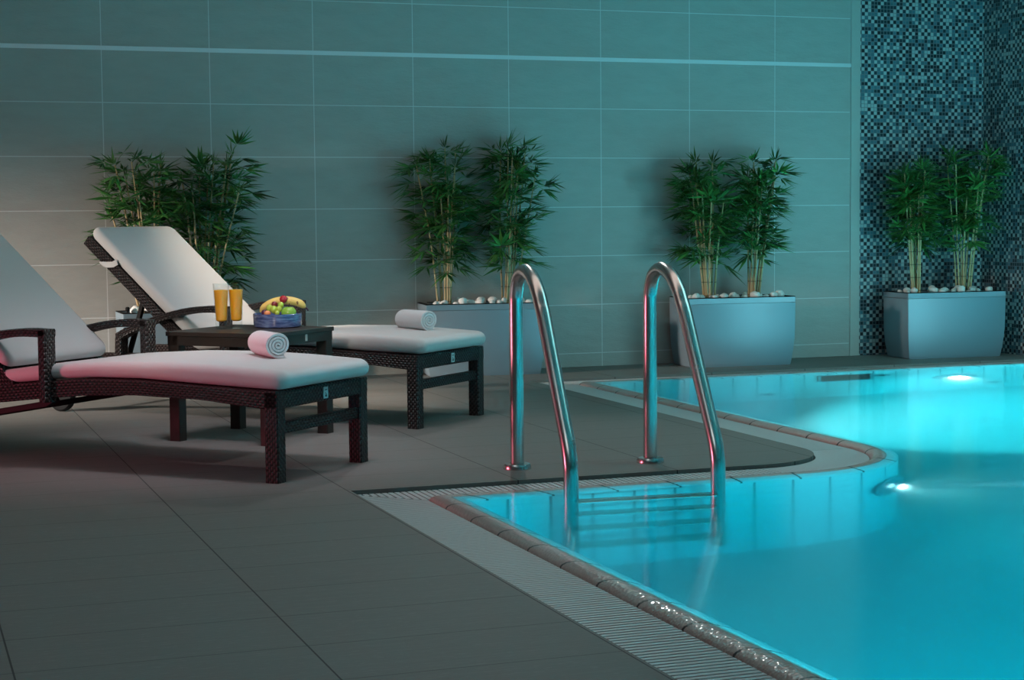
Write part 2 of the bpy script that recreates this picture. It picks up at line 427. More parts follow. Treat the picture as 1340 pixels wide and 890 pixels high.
M = dict(
    floor=mat_floor(), wall=mat_wall_back(), mosaic=mat_wall_mosaic(), pool=mat_pool_tile(), water=mat_water(), coping=mat_coping(),
    wicker=mat_wicker(), cushion=mat_fabric('off_white_cushion_fabric', (0.66,0.645,0.64)), towel=mat_towel(), steel=mat_steel(),
    leaf=mat_leaf(), cane=mat_cane(), glass=mat_glass(), bowl=mat_bowl(), table=mat_table(), banana=mat_banana(),
    plaster=simple('grey_plaster', (0.30,0.30,0.29), 0.9, nscale=20, nbump=0.1),
    trim=simple('pale_metal_strip', (0.72,0.74,0.76), 0.45, 0.2, nscale=60, nbump=0.02),
    wall_trim=simple('beige_edge_strip', (0.42,0.405,0.38), 0.55, nscale=30, nbump=0.05, var=0.05),
    grate=simple('pale_grey_grate_plastic', (0.56,0.565,0.57), 0.5, nscale=80, nbump=0.05, var=0.08),
    channel=simple('dark_gutter_channel', (0.02,0.022,0.024), 0.7, nscale=30, nbump=0.1),
    planter=simple('silver_grey_planter_paint', (0.25,0.325,0.38), 0.45, 0.35, nscale=160, nbump=0.04, ndist=0.001),
    soil=simple('dark_soil', (0.02,0.016,0.012), 0.95, nscale=80, nbump=0.6, ndist=0.01),
    pebble=simple('white_pebble', (0.74,0.73,0.71), 0.75, nscale=45, nbump=0.3, ndist=0.004, var=0.10),
    black=simple('black_plastic', (0.010,0.010,0.011), 0.8, 0.0, 0.15, nscale=100, nbump=0.05),
    darkmetal=simple('dark_bronze_metal', (0.009,0.007,0.007), 0.7, 0.0, 0.2, nscale=100, nbump=0.05),
    tagwhite=simple('white_woven_tag', (0.55,0.58,0.58), 0.6, nscale=300, nbump=0.1),
    juice=simple('orange_juice', (0.98,0.42,0.015), 0.4, nscale=40, nbump=0.02, var=0.02),
    red=simple('red_fruit_skin', (0.42,0.02,0.035), 0.25, nscale=50, nbump=0.05, var=0.25),
    darkred=simple('dark_red_grape_skin', (0.22,0.02,0.03), 0.28, nscale=50, nbump=0.05, var=0.2),
    grape=simple('green_grape_skin', (0.42,0.55,0.08), 0.25, nscale=40, nbump=0.04, var=0.15),
    apple=simple('green_apple_skin', (0.26,0.48,0.07), 0.25, nscale=40, nbump=0.03, var=0.15),
    plum=simple('dark_purple_plum_skin', (0.07,0.015,0.05), 0.3, nscale=40, nbump=0.03, var=0.2),
    peach=simple('orange_peach_skin', (0.75,0.26,0.10), 0.5, nscale=40, nbump=0.03, var=0.2),
    lampglass=simple('lamp_lens', (0.75,0.85,0.88), 0.25, nscale=20, nbump=0.02),
    lampring=simple('lamp_ring_steel', (0.30,0.42,0.46), 0.4, 0.2, nscale=40, nbump=0.02),
)
jb = M['juice'].node_tree.nodes['Principled BSDF']; jb.inputs['Subsurface Weight'].default_value = 0.6; jb.inputs['Subsurface Radius'].default_value = (1,0.5,0.1); jb.inputs['Subsurface Scale'].default_value = 0.03
mm, nt_, b_ = new_mat('lit_lamp_lens')
b_.inputs['Base Color'].default_value = (0.9,0.95,1,1); b_.inputs['Emission Color'].default_value = (0.85,0.95,1,1); b_.inputs['Emission Strength'].default_value = 3
M['lens'] = mm

# ------------------------------------------------------------------ camera
F_, YAW, PIT, ROL, CX, CD, CH = 2275.066, 0.344719489, 0.0713483, -0.00908710, -1.15887187, 9.92896058, 0.933739433
fw = Vector((math.sin(YAW)*math.cos(PIT), math.cos(YAW)*math.cos(PIT), -math.sin(PIT)))
rt = Vector((math.cos(YAW), -math.sin(YAW), 0)); up = rt.cross(fw)
r2 = rt*math.cos(ROL)+up*math.sin(ROL); u2 = -rt*math.sin(ROL)+up*math.cos(ROL)
cam = bpy.data.cameras.new('camera'); co = bpy.data.objects.new('camera', cam); COL.objects.link(co)
mw = Matrix((r2, u2, -fw)).transposed().to_4x4(); mw.translation = Vector((CX, -CD, CH)); co.matrix_world = mw
cam.sensor_width = 36; cam.sensor_fit = 'HORIZONTAL'; cam.lens = F_/1340*36; cam.clip_end = 100
S.camera = co
VR, VF = rt, Vector((fw.x, fw.y, 0)).normalized()      # horizontal right / forward of the viewpoint

# ------------------------------------------------------------------ room shell
XL, XR, YF, ZC = -5.6, 5.76, -13.0, 3.3
PF = -9.6                     # near end of the pool
def edge_path(t, n=16):
    """the pool outline: t metres towards the water from the outer coping line"""
    P = [(0.525+t, PF), (0.525+t, -4.405-t)]
    for i in range(n+1):
        a = math.radians(-90+90*i/n); P.append((1.90+(0.57+t)*math.cos(a), -3.835+(0.57+t)*math.sin(a)))
    P += [(2.47+t, -0.93-t), (XR, -0.93-t)]
    return P
# deck
deck = edge_path(-0.215)
outline = [(XL, YF), (XR, YF), (XR, PF)] + deck + [(XR, 0.0), (XL, 0.0)]
bm = bmesh.new()
vs = [bm.verts.new((x, y, 0)) for x, y in outline]; f = bm.faces.new(vs)
r = bmesh.ops.extrude_face_region(bm, geom=[f])
for g in r['geom']:
    if isinstance(g, bmesh.types.BMVert): g.co.z -= 0.05
bmesh.ops.recalc_face_normals(bm, faces=bm.faces)
me = bpy.data.meshes.new('floor'); bm.to_mesh(me); bm.free(); me.materials.append(M['floor'])
fl = bpy.data.objects.new('floor', me); COL.objects.link(fl); struct(fl)
def slab(name, lo, hi, mat):
    return struct(MB().box(lo, hi).build(name, mat))
slab('wall_back', (XL, 0, -0.05), (XR, 0.12, ZC), M['wall'])
slab('wall_right', (XR, YF, -1.3), (XR+0.12, 0.12, ZC), M['mosaic'])
slab('wall_left', (XL-0.12, YF, -0.05), (XL, 0.12, ZC), M['plaster'])
slab('wall_front', (XL-0.12, YF-0.12, -1.3), (XR+0.12, YF, ZC), M['plaster'])
slab('ceiling', (XL-0.12, YF-0.12, ZC), (XR+0.12, 0.12, ZC+0.1), M['plaster'])
slab('trim_1', (XL, -0.004, 1.872), (4.80, 0.0, 1.896), M['trim'])
slab('trim_2', (4.752, -0.006, 0.0), (4.82, 0.0, ZC), M['wall_trim'])

# ------------------------------------------------------------------ pool
def strip(rows, closed_uv=True):
    """loft several offset paths [(path, z)] into one surface"""
    mb = MB(); m = len(rows[0][0])
    for path, z in rows:
        for x, y in path: mb.v.append((x, y, z))
    # length along the outer line, zero at the first corner
    base = rows[0][0]; L = [0.0]
    for a, b in zip(base, base[1:]): L.append(L[-1]+math.hypot(a[0]-b[0], a[1]-b[1]))
    L = [l-L[1] for l in L]; W = [0.0]
    for (pa, za), (pb, zb) in zip(rows, rows[1:]): W.append(W[-1]+math.hypot(pa[0][0]-pb[0][0], za-zb))
    for i in range(len(rows)-1):
        for j in range(m-1):
            mb.face((i*m+j, i*m+j+1, (i+1)*m+j+1, (i+1)*m+j), [(L[j],W[i]),(L[j+1],W[i]),(L[j+1],W[i+1]),(L[j],W[i+1])])
    return mb
prof = [(0.0,-0.06),(0.0,-0.012),(0.004,-0.006),(0.012,0.000),(0.024,0.0045),(0.036,0.006),(0.046,0.0055),(0.056,0.003),(0.070,-0.006),(0.088,-0.022),(0.105,-0.042),(0.105,-0.07)]
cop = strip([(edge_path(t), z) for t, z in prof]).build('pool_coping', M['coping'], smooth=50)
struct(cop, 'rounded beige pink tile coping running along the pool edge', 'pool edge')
# basin: walls and floor
inner = edge_path(0.1045); DEP = -1.2
mb = strip([(inner, -0.05), (inner, DEP)])
n = mb.add([(x, y, DEP) for x, y in inner] + [(XR, PF, DEP)])
mb.face(list(range(n, n+len(inner)+1))[::-1])
n = mb.add([(inner[0][0], PF, 0), (XR, PF, 0), (XR, PF, DEP), (inner[0][0], PF, DEP)]); mb.face((n, n+1, n+2, n+3))
basin = mb.build('pool_basin', M['pool'], smooth=35)
struct(basin, 'pale blue tiled pool basin under the water', 'pool')
# water body
wp = edge_path(0.046) + [(XR+0.03, PF-0.03)]
wp = [(x, y) for x, y in wp]; wp[0] = (wp[0][0], PF-0.03); wp[-2] = (XR+0.03, wp[-2][1])
bm = bmesh.new(); vs = [bm.verts.new((x, y, 0.003)) for x, y in wp]; f = bm.faces.new(vs)
r = bmesh.ops.extrude_face_region(bm, geom=[f])
for g in r['geom']:
    if isinstance(g, bmesh.types.BMVert): g.co.z = -1.26
bmesh.ops.recalc_face_normals(bm, faces=bm.faces)
me = bpy.data.meshes.new('water'); bm.to_mesh(me); bm.free(); me.materials.append(M['water'])
wo = bpy.data.objects.new('water', me); COL.objects.link(wo); struct(wo, 'clear turquoise pool water', 'water')
# gutter channel + grate
ch = strip([(edge_path(-0.215), -0.05), (edge_path(-0.215), -0.075), (edge_path(0.0), -0.075), (edge_path(0.0), -0.055)]).build('gutter_channel', M['channel'])
struct(ch, 'dark overflow channel under the grate', 'gutter')
mb = MB(); PITCH, TH, Z0, Z1 = 0.0225, 0.0165, -0.028, -0.014
o1, o0 = -0.209, -0.004
y = -4.405-o1-0.02
while y > PF+0.05:                                   # slats of the left run lie across it
    xa, xb = 0.525+o1, 0.525+o0
    if y > -4.405-o0: xb = min(xb, xa + (-4.405-o1-y))
    if xb-xa > 0.01: mb.box((xa, y-TH/2, Z0), (xb, y+TH/2, Z1))
    y -= PITCH
x = 0.525+o1+0.02
while x < 1.90:
    ya, yb = -4.405-o0, -4.405-o1
    if x < 0.525+o0: ya = max(ya, yb-(x-(0.525+o1)))
    if yb-ya > 0.01: mb.box((x-TH/2, ya, Z0), (x+TH/2, yb, Z1))
    x += PITCH
na = int(0.57*PI/2/0.0225)
for i in range(na+1):                             # fanned slats round the tip
    a = math.radians(-90+90*(i+0.5)/(na+1)); d = Vector((math.cos(a), math.sin(a), 0)); s = Vector((-d.y, d.x, 0))*TH/2
    c = Vector((1.90,-3.835,0)); A, B = c+d*(0.57+o1), c+d*(0.57+o0)
    k = (0.57+o1)/(0.57+o0); ra, rb = s*0.8, s*1.0
    n = mb.add([A-ra+Vector((0,0,Z0)), B-rb+Vector((0,0,Z0)), B+rb+Vector((0,0,Z0)), A+ra+Vector((0,0,Z0)),
                A-ra+Vector((0,0,Z1)), B-rb+Vector((0,0,Z1)), B+rb+Vector((0,0,Z1)), A+ra+Vector((0,0,Z1))])
    for q in ((0,3,2,1),(4,5,6,7),(0,1,5,4),(1,2,6,5),(2,3,7,6),(3,0,4,7)): mb.face([n+j for j in q])
y = -3.82
while y < -0.93-o1-0.02:
    xa, xb = 2.47+o1, 2.47+o0
    if y > -0.93-o0: xb = min(xb, xa + (-0.93-o1-y))
    if xb-xa > 0.01: mb.box((xa, y-TH/2, Z0), (xb, y+TH/2, Z1))
    y += PITCH
x = 2.47+o1+0.02
while x < XR:
    ya, yb = -0.93-o0, -0.93-o1
    if x < 2.47+o0: ya = max(ya, yb-(x-(2.47+o1)))
    if yb-ya > 0.01: mb.box((x-TH/2, ya, Z0), (x+TH/2, yb, Z1))
    x += PITCH
gr = mb.build('gutter_grate', M['grate'], merge=False)
struct(gr, 'pale grey slatted overflow grate beside the pool coping', 'grate')
# carrier bars under the slats
mb = strip([(edge_path(t), z) for t, z in ((-0.16,-0.075),(-0.16,-0.0285),(-0.145,-0.0285),(-0.145,-0.075))])
m2 = strip([(edge_path(t), z) for t, z in ((-0.06,-0.075),(-0.06,-0.0285),(-0.045,-0.0285),(-0.045,-0.075))])
k = len(mb.v); mb.v += m2.v; mb.f += [tuple(i+k for i in f) for f in m2.f]; mb.uv += m2.uv
c2 = mb.build('grate_carrier', M['channel'], gr)

# underwater fittings
def wall_frame(o, pos, nrm):
    n = Vector(nrm).normalized(); o.location = pos
    o.rotation_euler = n.to_track_quat('Z', 'Y').to_euler()
def pool_lamp(pos, nrm, label, power, col, spread=160, lit=True, lensr=0.055):
    t = thing('pool_lamp', label, 'underwater lamp', group=None); wall_frame(t, pos, nrm)
    MB().lathe([(0,0.0),(0.16,0.0),(0.16,0.006),(0.15,0.010),(0.115,0.010),(0.108,0.006),(0,0.006)], 40).build('ring', M['lampring'], t, smooth=40)
    MB().lathe([(0,0.007),(lensr,0.007),(lensr*0.9,0.010),(lensr*0.5,0.012),(0,0.013)], 32).build('lens', M['lens'] if lit else M['lampglass'], t, smooth=60)
    if power:
        L = bpy.data.lights.new('pool_lamp_light', 'AREA'); L.shape = 'DISK'; L.size = lensr*1.7; L.energy = power; L.color = col; L.spread = math.radians(spread)
        lo = bpy.data.objects.new('pool_lamp_light', L); COL.objects.link(lo); n = Vector(nrm).normalized()
        lo.location = Vector(pos)+n*0.05; lo.rotation_euler = (-n).to_track_quat('Z', 'Y').to_euler()
    return t
CY = (0.42, 0.89, 1.0)
YW = -1.035
pool_lamp((4.86, YW, -0.55), (0,-1,0), 'lit round lamp below the waterline in the far pool wall', 18, (0.85,0.97,1.0))
a = math.radians(-50)
pool_lamp((1.90+0.675*math.cos(a), -3.835+0.675*math.sin(a), -0.50), (math.cos(a), math.sin(a), 0), 'lit round lamp in the curved pool wall at the deck tip', 5, (0.9,0.97,1.0), lensr=0.032)
for pos, nrm, pw in (((1.5,PF,-0.5),(0,1,0),560), ((4.2,PF,-0.5),(0,1,0),480), ((XR,-2.3,-0.45),(-1,0.3,0),70), ((XR,-5.4,-0.5),(-1,0,0),110), ((XR,-8.0,-0.5),(-1,0,0),170)):  # added unseen lights in the near and right walls, brightening the water
    L = bpy.data.lights.new('pool_fill', 'AREA'); L.shape = 'DISK'; L.size = 0.25; L.energy = pw; L.color = CY
    lo = bpy.data.objects.new('pool_fill', L); COL.objects.link(lo); lo.location = Vector(pos)+Vector(nrm)*0.04
    lo.rotation_euler = (-Vector(nrm)).to_track_quat('Z', 'Y').to_euler()
def beam(pos, aim, energy, col, cone, blend, radius):
    L = bpy.data.lights.new('pool_beam', 'SPOT'); L.energy = energy; L.color = col; L.spot_size = math.radians(cone); L.spot_blend = blend; L.shadow_soft_size = radius
    o = bpy.data.objects.new('pool_beam', L); COL.objects.link(o); o.location = pos; o.rotation_euler = (-Vector(aim)).to_track_quat('Z', 'Y').to_euler()
beam((2.60,-2.9,-0.45), (1.0,0.30,-0.32), 2300, (1.0,0.60,0.60), 70, 0.3, 0.05)
ta = math.radians(-50); beam((1.90+0.70*math.cos(ta),-3.835+0.70*math.sin(ta),-0.5), (0.94,-0.34,0.02), 1100, (1.0,0.55,0.60), 12, 0.6, 0.03)
t = thing('skimmer', 'dark rectangular skimmer mouth in the far pool wall', 'skimmer'); t.location = (4.106, YW, -0.31)
mb = MB(); W2, H2 = 0.165, 0.147
mb.box((-W2-0.02,-0.012,-H2-0.02),(W2+0.02,0.0,-H2)); mb.box((-W2-0.02,-0.012,H2),(W2+0.02,0.0,H2+0.02)); mb.box((-W2-0.02,-0.012,-H2),(-W2,0.0,H2)); mb.box((W2,-0.012,-H2),(W2+0.02,0.0,H2))
mb.build('frame', M['lampring'], t)
MB().box((-W2,-0.004,-H2),(W2,0.0,H2)).build('mouth', M['black'], t)
MB().box((-W2,-0.010,-H2),(W2,-0.006,-0.06)).build('flap', M['channel'], t)
for x, z, r_, lab in ((4.356,-0.27,0.06,'small round nozzle beside the skimmer mouth'), (3.60,-0.95,0.058,'small round nozzle low in the far pool wall left of the skimmer'), (5.13,-0.945,0.055,'small round nozzle low in the far pool wall below the lit lamp')):
    t = thing('inlet_nozzle', lab, 'nozzle', group='inlet nozzles in the far pool wall'); wall_frame(t, (x, YW, z), (0,-1,0))
    MB().lathe([(0,0),(r_,0),(r_,0.008),(r_*0.85,0.014),(r_*0.6,0.014),(r_*0.55,0.006),(0,0.006)], 28).build('flange', M['lampring'], t, smooth=40)
    MB().lathe([(0,0.006),(r_*0.4,0.006),(r_*0.36,0.012),(0,0.013)], 20).build('spout', M['black'], t, smooth=40)

# ladder
lad = thing('pool_ladder', 'stainless steel pool ladder with two curved handrails', 'pool ladder', (1.013,-3.925,0), math.radians(-5.0))
prof_l = [(0,0.0),(0,0.3),(0,0.585),(0.010,0.655),(0.045,0.708),(0.11,0.733),(0.17,0.733),(0.245,0.708),(0.31,0.662),(0.352,0.615),(0.385,0.575),(0.50,0.405),(0.60,0.258),(0.655,0.178),(0.685,0.115),(0.693,0.05),(0.693,-0.2),(0.693,-0.92)]
for k in range(2):
    x = 0.52*k
    pts = smooth_path([(x,-t_,z) for t_, z in prof_l], 5)
    h = MB().tube(pts, 0.0255, 20).build('handrail', M['steel'], lad, smooth=60)
    MB().lathe([(0.026,0.0),(0.052,0.0),(0.052,0.010),(0.047,0.019),(0.030,0.022),(0.026,0.022)], 32, (x,0,0)).build('flange', M['steel'], h, smooth=40)
for z in (-0.09,-0.31,-0.54,-0.78):
    mb = MB(); mb.sweep([(0.02,-0.70,z),(0.50,-0.70,z)], (0,1,0), rrect(0.042,0.013,0.008,3))
    mb.build('tread', M['steel'], lad, smooth=40)

# ------------------------------------------------------------------ loungers
RT = [(0,.325),(.06,.326),(.3,.334),(.6,.346),(.84,.344),(1.03,.328),(1.24,.307),(1.5,.292),(1.92,.285)]
RB = [(0,.262),(.06,.262),(.32,.284),(.616,.290),(.843,.281),(1.03,.264),(1.246,.240),(1.5,.228),(1.92,.222)]
CT = [(-.03,.392),(0,.397),(.21,.408),(.44,.415),(.71,.411),(.96,.396),(1.05,.389),(1.26,.361),(1.34,.352)]
WX = 0.62
SL = math.atan2(0.839, 1.0); BD = Vector((0, math.cos(SL), math.sin(SL))); BN = Vector((0, -math.sin(SL), math.cos(SL)))   # backrest direction and front normal
def bpt(x, along, out):            # along from the pivot, out in front of the frame's front face
    return Vector((x, 1.215, 0.331)) + BD*along + BN*out
def cushion_mesh(centers, half_w, half_t, tangents, xc, r=0.03, endr=0.045):
    """rounded slab; centers in (y,z)"""
    rings = []; n = len(centers)
    L = [0]
    for a, b in zip(centers, centers[1:]): L.append(L[-1]+math.hypot(a[0]-b[0], a[1]-b[1]))
    for i, (c, th, tg) in enumerate(zip(centers, half_t, tangents)):
        d = min(L[i], L[-1]-L[i]); q = min(1.0, d/endr)
        s = math.sqrt(max(0.0, 1-(1-q)**2)); st = 0.30+0.70*s; sw = 1-(1-s)*0.035/half_w*1.0
        ty, tz = tg; ny, nz = -tz, ty
        hw, ht = half_w*sw, th*st
        ring = []
        for a, b in rrect(hw, ht, min(r, ht*0.98), 5):
            bulge = 1+0.10*(1-(a/hw)**2) if b > 0 else 1
            ring.append((xc+a, c[0]+ny*b*bulge, c[1]+nz*b*bulge))
        rings.append(ring)
    return MB().loft(rings)
def make_lounger():
    t = thing('sun_lounger', '', 'sun lounger')
    W = M['wicker']
    side = (1,0,0)
    for x in (0.0275, WX-0.0275):
        mb = MB(); S_ = [i*1.92/40 for i in range(41)]
        n0 = 0; ringlist = []
        for s in S_:
            a, b = lerp_tab(RB, s), lerp_tab(RT, s); c = (a+b)/2; h = (b-a)/2
            ringlist.append([(x+p, s, c+q*h/0.03) for p, q in rect(0.0275, 0.03, 0.004)])
        mb.loft(ringlist)
        # uv: along, around
        mb.uv = []
        m = 8; per = [0]; pr = rect(0.0275,0.03,0.004)
        for j in range(m): per.append(per[-1]+math.hypot(pr[j][0]-pr[(j+1)%m][0], pr[j][1]-pr[(j+1)%m][1]))
        for i in range(len(S_)-1):
            for j in range(m): mb.uv.append([(S_[i],per[j]),(S_[i],per[j+1]),(S_[i+1],per[j+1]),(S_[i+1],per[j])])
        mb.uv.append([(p,q) for p, q in pr][::-1]); mb.uv.append([(p,q) for p, q in pr])
        mb.build('side_rail', W, t)
    for x in (0.0275, WX-0.0275):
        MB().box((x-0.0275,-0.001,0.0),(x+0.0275,0.054,0.326), 0.004).build('leg', W, t)
    fr = MB().sweep([(0.03,0.027,0.2935),(WX-0.03,0.027,0.2935)], (0,1,0), rect(0.0265,0.0315,0.005)).build('foot_rail', W, t)
    MB().sweep([(0.05,0.027,0.191),(WX-0.05,0.027,0.191)], (0,1,0), rect(0.017,0.021,0.004)).build('stretcher', W, t)
    tg = MB().box((0.306,-0.0025,0.272),(0.336,0.0005,0.314)).build('label_tag', M['tagwhite'], fr); tg['label'] = 'small white maker tag'
    mb = MB(); mb.box((0.316,-0.0032,0.278),(0.326,-0.0024,0.284)); mb.box((0.3165,-0.0032,0.284),(0.3190,-0.0024,0.296)); mb.box((0.3235,-0.0032,0.284),(0.3260,-0.0024,0.290)); mb.box((0.313,-0.0032,0.302),(0.329,-0.0024,0.305))
    mb.build('tag_mark', M['black'], tg)
    # woven seat panel between the rails
    mb = MB(); rows = [(s, lerp_tab(RT, s)-0.016) for s in [0.05+i*0.05 for i in range(28)]]
    for (s0, z0), (s1, z1) in zip(rows, rows[1:]):
        n = mb.add([(0.05,s0,z0),(WX-0.05,s0,z0),(WX-0.05,s1,z1),(0.05,s1,z1),(0.05,s0,z0-0.012),(WX-0.05,s0,z0-0.012),(WX-0.05,s1,z1-0.012),(0.05,s1,z1-0.012)])
        mb.face((n,n+1,n+2,n+3), [(s0,0),(s0,0.52),(s1,0.52),(s1,0)]); mb.face((n+4,n+7,n+6,n+5), [(s0,0),(s1,0),(s1,0.52),(s0,0.52)])
    mb.build('seat_panel', W, t)
    # seat cushion
    ss = [-0.03,-0.026,-0.018,-0.006,0.010,0.03]+[0.06+i*0.05 for i in range(24)]+[1.25,1.28,1.305,1.32,1.33,1.335]
    cen, ht, tn = [], [], []
    for s in ss:
        top, bot = lerp_tab(CT, s), lerp_tab(RT, max(0,s))+0.004
        cen.append((s, (top+bot)/2)); ht.append((top-bot)/2)
    for i in range(len(ss)):
        a, b = cen[max(0,i-1)], cen[min(len(ss)-1,i+1)]; l = math.hypot(b[0]-a[0], b[1]-a[1]); tn.append(((b[0]-a[0])/l,(b[1]-a[1])/l))
    cushion_mesh(cen, 0.302, ht, tn, WX/2).build('seat_cushion', M['cushion'], t, smooth=70)
    # backrest frame
    AL = 0.815
    for x in (0.03, WX-0.03):
        MB().sweep([bpt(x,-0.02,-0.026), bpt(x,AL,-0.026)], side, rect(0.022,0.026,0.004)).build('backrest_bar', W, t)
    MB().sweep([bpt(0.03,AL-0.028,-0.026), bpt(WX-0.03,AL-0.028,-0.026)], tuple(BD), rect(0.026,0.024,0.004)).build('backrest_top_rail', W, t)
    mb = MB(); n = mb.add([bpt(0.05,0,-0.010),bpt(WX-0.05,0,-0.010),bpt(WX-0.05,AL-0.05,-0.010),bpt(0.05,AL-0.05,-0.010),bpt(0.05,0,-0.03),bpt(WX-0.05,0,-0.03),bpt(WX-0.05,AL-0.05,-0.03),bpt(0.05,AL-0.05,-0.03)])
    mb.face((n,n+1,n+2,n+3), [(0,0),(0,0.52),(0.76,0.52),(0.76,0)]); mb.face((n+4,n+7,n+6,n+5), [(0,0),(0.76,0),(0.76,0.52),(0,0.52)])
    for a, b in ((0,1),(1,2),(2,3),(3,0)): mb.face((n+a,n+b,n+4+b,n+4+a))
    mb.build('backrest_panel', W, t)
    al = [0.045,0.05,0.06,0.075,0.09]+[0.11+i*0.06 for i in range(12)]+[0.785,0.80,0.812,0.820,0.825]
    cc = [bpt(0, a_, 0.031) for a_ in al]
    bc = cushion_mesh([(c.y, c.z) for c in cc], 0.298, [0.029]*len(al), [(BD.y, BD.z)]*len(al), WX/2, 0.024).build('back_cushion', M['cushion'], t, smooth=70)
    for x, sg in ((0.03,-1), (WX-0.03,1)):        # elastic bands that hold the cushion on the frame
        mb = MB(); ring = []
        for a_, o_ in ((-0.026,0.012),(-0.026,-0.056),(0.026,-0.056),(0.026,0.012)):
            ring.append((a_, o_))
        pts = [bpt(x-0.0255, 0.600, 0.016), bpt(x-0.0255, 0.612, -0.010), bpt(x-0.0255, 0.640, -0.035), bpt(x-0.0255, 0.668, -0.0545), bpt(x+0.0255, 0.668, -0.0545), bpt(x+0.0255, 0.605, 0.010)]
        mb.sweep(pts, tuple(BD), rect(0.014,0.0015))
        mb.build('elastic_band', M['cushion'], bc)
    # armrests
    for x in (0.006, WX-0.006):
        mb = MB(); wv = 0.0325
        mb.sweep([(x,1.030,0.250),(x,1.030,0.522)], side, rect(wv,0.018,0.005))
        arch = smooth_path([(x,1.013,0.509),(x,1.12,0.511),(x,1.24,0.500),(x,1.37,0.472),(x,1.46,0.446),(x,1.56,0.412),(x,1.625,0.387)], 5)
        mb.sweep(arch, side, rect(wv,0.0155,0.005))
        mb.sweep([(x,1.600,0.397),(x,1.648,0.373),(x,1.655,0.255)], side, rect(wv*0.9,0.020,0.005))
        mb.build('armrest', W, t)
    # prop, brace, axle, wheels
    for x in (0.065, WX-0.065):
        MB().sweep([bpt(x,0.40,-0.05), (x,1.66,0.262)], side, rect(0.010,0.012,0.003)).build('backrest_prop', M['darkmetal'], t)
    for x in (0.040, WX-0.040):
        MB().sweep([(x,1.02,0.262),(x,1.06,0.238),(x,1.98,0.085)], side, rect(0.014,0.012,0.003)).build('under_brace', M['darkmetal'], t)
    MB().tube([(-0.075,1.98,0.08),(WX+0.075,1.98,0.08)], 0.009, 12).build('axle', M['darkmetal'], t, smooth=60)
    for x in (-0.055, WX+0.055):
        wp_ = [(0.0,-0.014),(0.05,-0.014),(0.055,-0.018),(0.072,-0.018),(0.08,-0.010),(0.08,0.010),(0.072,0.018),(0.055,0.018),(0.05,0.014),(0.0,0.014)]
        MB().lathe(wp_, 36, (x,1.98,0.08), 'x').build('wheel', M['black'], t, smooth=40)
    return t
l1 = make_lounger()
l1.location = (0.111,-3.943,0); l1.rotation_euler = (0,0,math.radians(44.2))
tag(l1, 'nearer dark wicker sun lounger in front of the side table, backrest partly out of frame', 'sun lounger', 'wicker sun loungers')
l2 = copy_tree(l1); l2.location = (1.016,-2.634,0); l2.rotation_euler = (0,0,math.radians(43.0))
tag(l2, 'farther dark wicker sun lounger with its whole raised backrest visible, behind the side table', 'sun lounger', 'wicker sun loungers')

# ------------------------------------------------------------------ side table
tb = thing('side_table', 'low square dark brown side table between the two loungers', 'side table', (0.295,-2.588,0), math.radians(45.5))
H = 0.257
MB().box((-H,-H,0.444),(H,H,0.462)).build('tabletop', M['table'], tb, bevel=0.002)
mb = MB(); i_ = 0.006
for lo, hi in (((-H+i_,-H+i_,0.405),(H-i_,-H+i_+0.022,0.444)),((-H+i_,H-i_-0.022,0.405),(H-i_,H-i_,0.444)),((-H+i_,-H+i_+0.022,0.405),(-H+i_+0.022,H-i_-0.022,0.444)),((H-i_-0.022,-H+i_+0.022,0.405),(H-i_,H-i_-0.022,0.444))): mb.box(lo, hi)
ap = mb.build('apron', M['table'], tb)
for sx in (-1,1):
    for sy in (-1,1):
        cx, cy = sx*(H-0.032), sy*(H-0.032)
        MB().box((cx-0.026,cy-0.026,0),(cx+0.026,cy+0.026,0.444), 0.003).build('leg', M['table'], tb)
tg = MB().box((0.028,-H+i_-0.002,0.414),(0.043,-H+i_+0.001,0.442)).build('label_tag', M['tagwhite'], ap)
tg['label'] = 'small white maker tag'

# ------------------------------------------------------------------ drinks, bowl, fruit
def juice_glass(x, y, label):
    t = thing('juice_glass', label, 'glass of juice', (x,y,0.4625), random.random(), 'glasses of orange juice on the side table')
    hh, rb, rt_ = 0.194, 0.0235, 0.0345
    def ro(z): return rb+(rt_-rb)*z/hh
    pr = [(0,0),(rb-0.002,0),(rb,0.003)] + [(ro(z),z) for z in (0.03,0.08,0.13,hh-0.002)] + [(rt_-0.001,hh),(rt_-0.0022,hh-0.001)] + [(ro(z)-0.0024,z) for z in (0.15,0.1,0.05,0.036)] + [(rb-0.008,0.031),(0,0.030)]
    MB().lathe(pr, 48).build('tumbler', M['glass'], t, smooth=40)
    zt = 0.166
    pj = [(0,0.0305),(rb-0.0085,0.0315)]+[(ro(z)-0.0030,z) for z in (0.037,0.05,0.1,0.15,zt)]+[(0,zt)]
    MB().lathe(pj, 40).build('juice', M['juice'], t, smooth=40)
juice_glass(0.181,-2.523, 'left glass of orange juice on the side table')
juice_glass(0.249,-2.502, 'right glass of orange juice, nearer the fruit bowl')
BC = Vector((0.426,-2.516,0.4625))
prb = [(0,0.0),(0.094,0.0),(0.101,0.004),(0.104,0.02),(0.1055,0.052),(0.1055,0.058),(0.103,0.0595),(0.1005,0.058),(0.098,0.034),(0.092,0.026),(0,0.025)]
bw_ = MB().lathe(prb, 64).build('fruit_bowl', M['bowl'], smooth=40); bw_.location = BC
tag(bw_, 'shallow blue glazed bowl holding fruit on the side table', 'bowl')
def fp(u, v, depth=0.0):            # fruit position over the bowl: sideways, up, away
    return BC + VR*((u-360)/309.0) + VF*depth + Vector((0,0,0.0595+(413-v)/309.0))
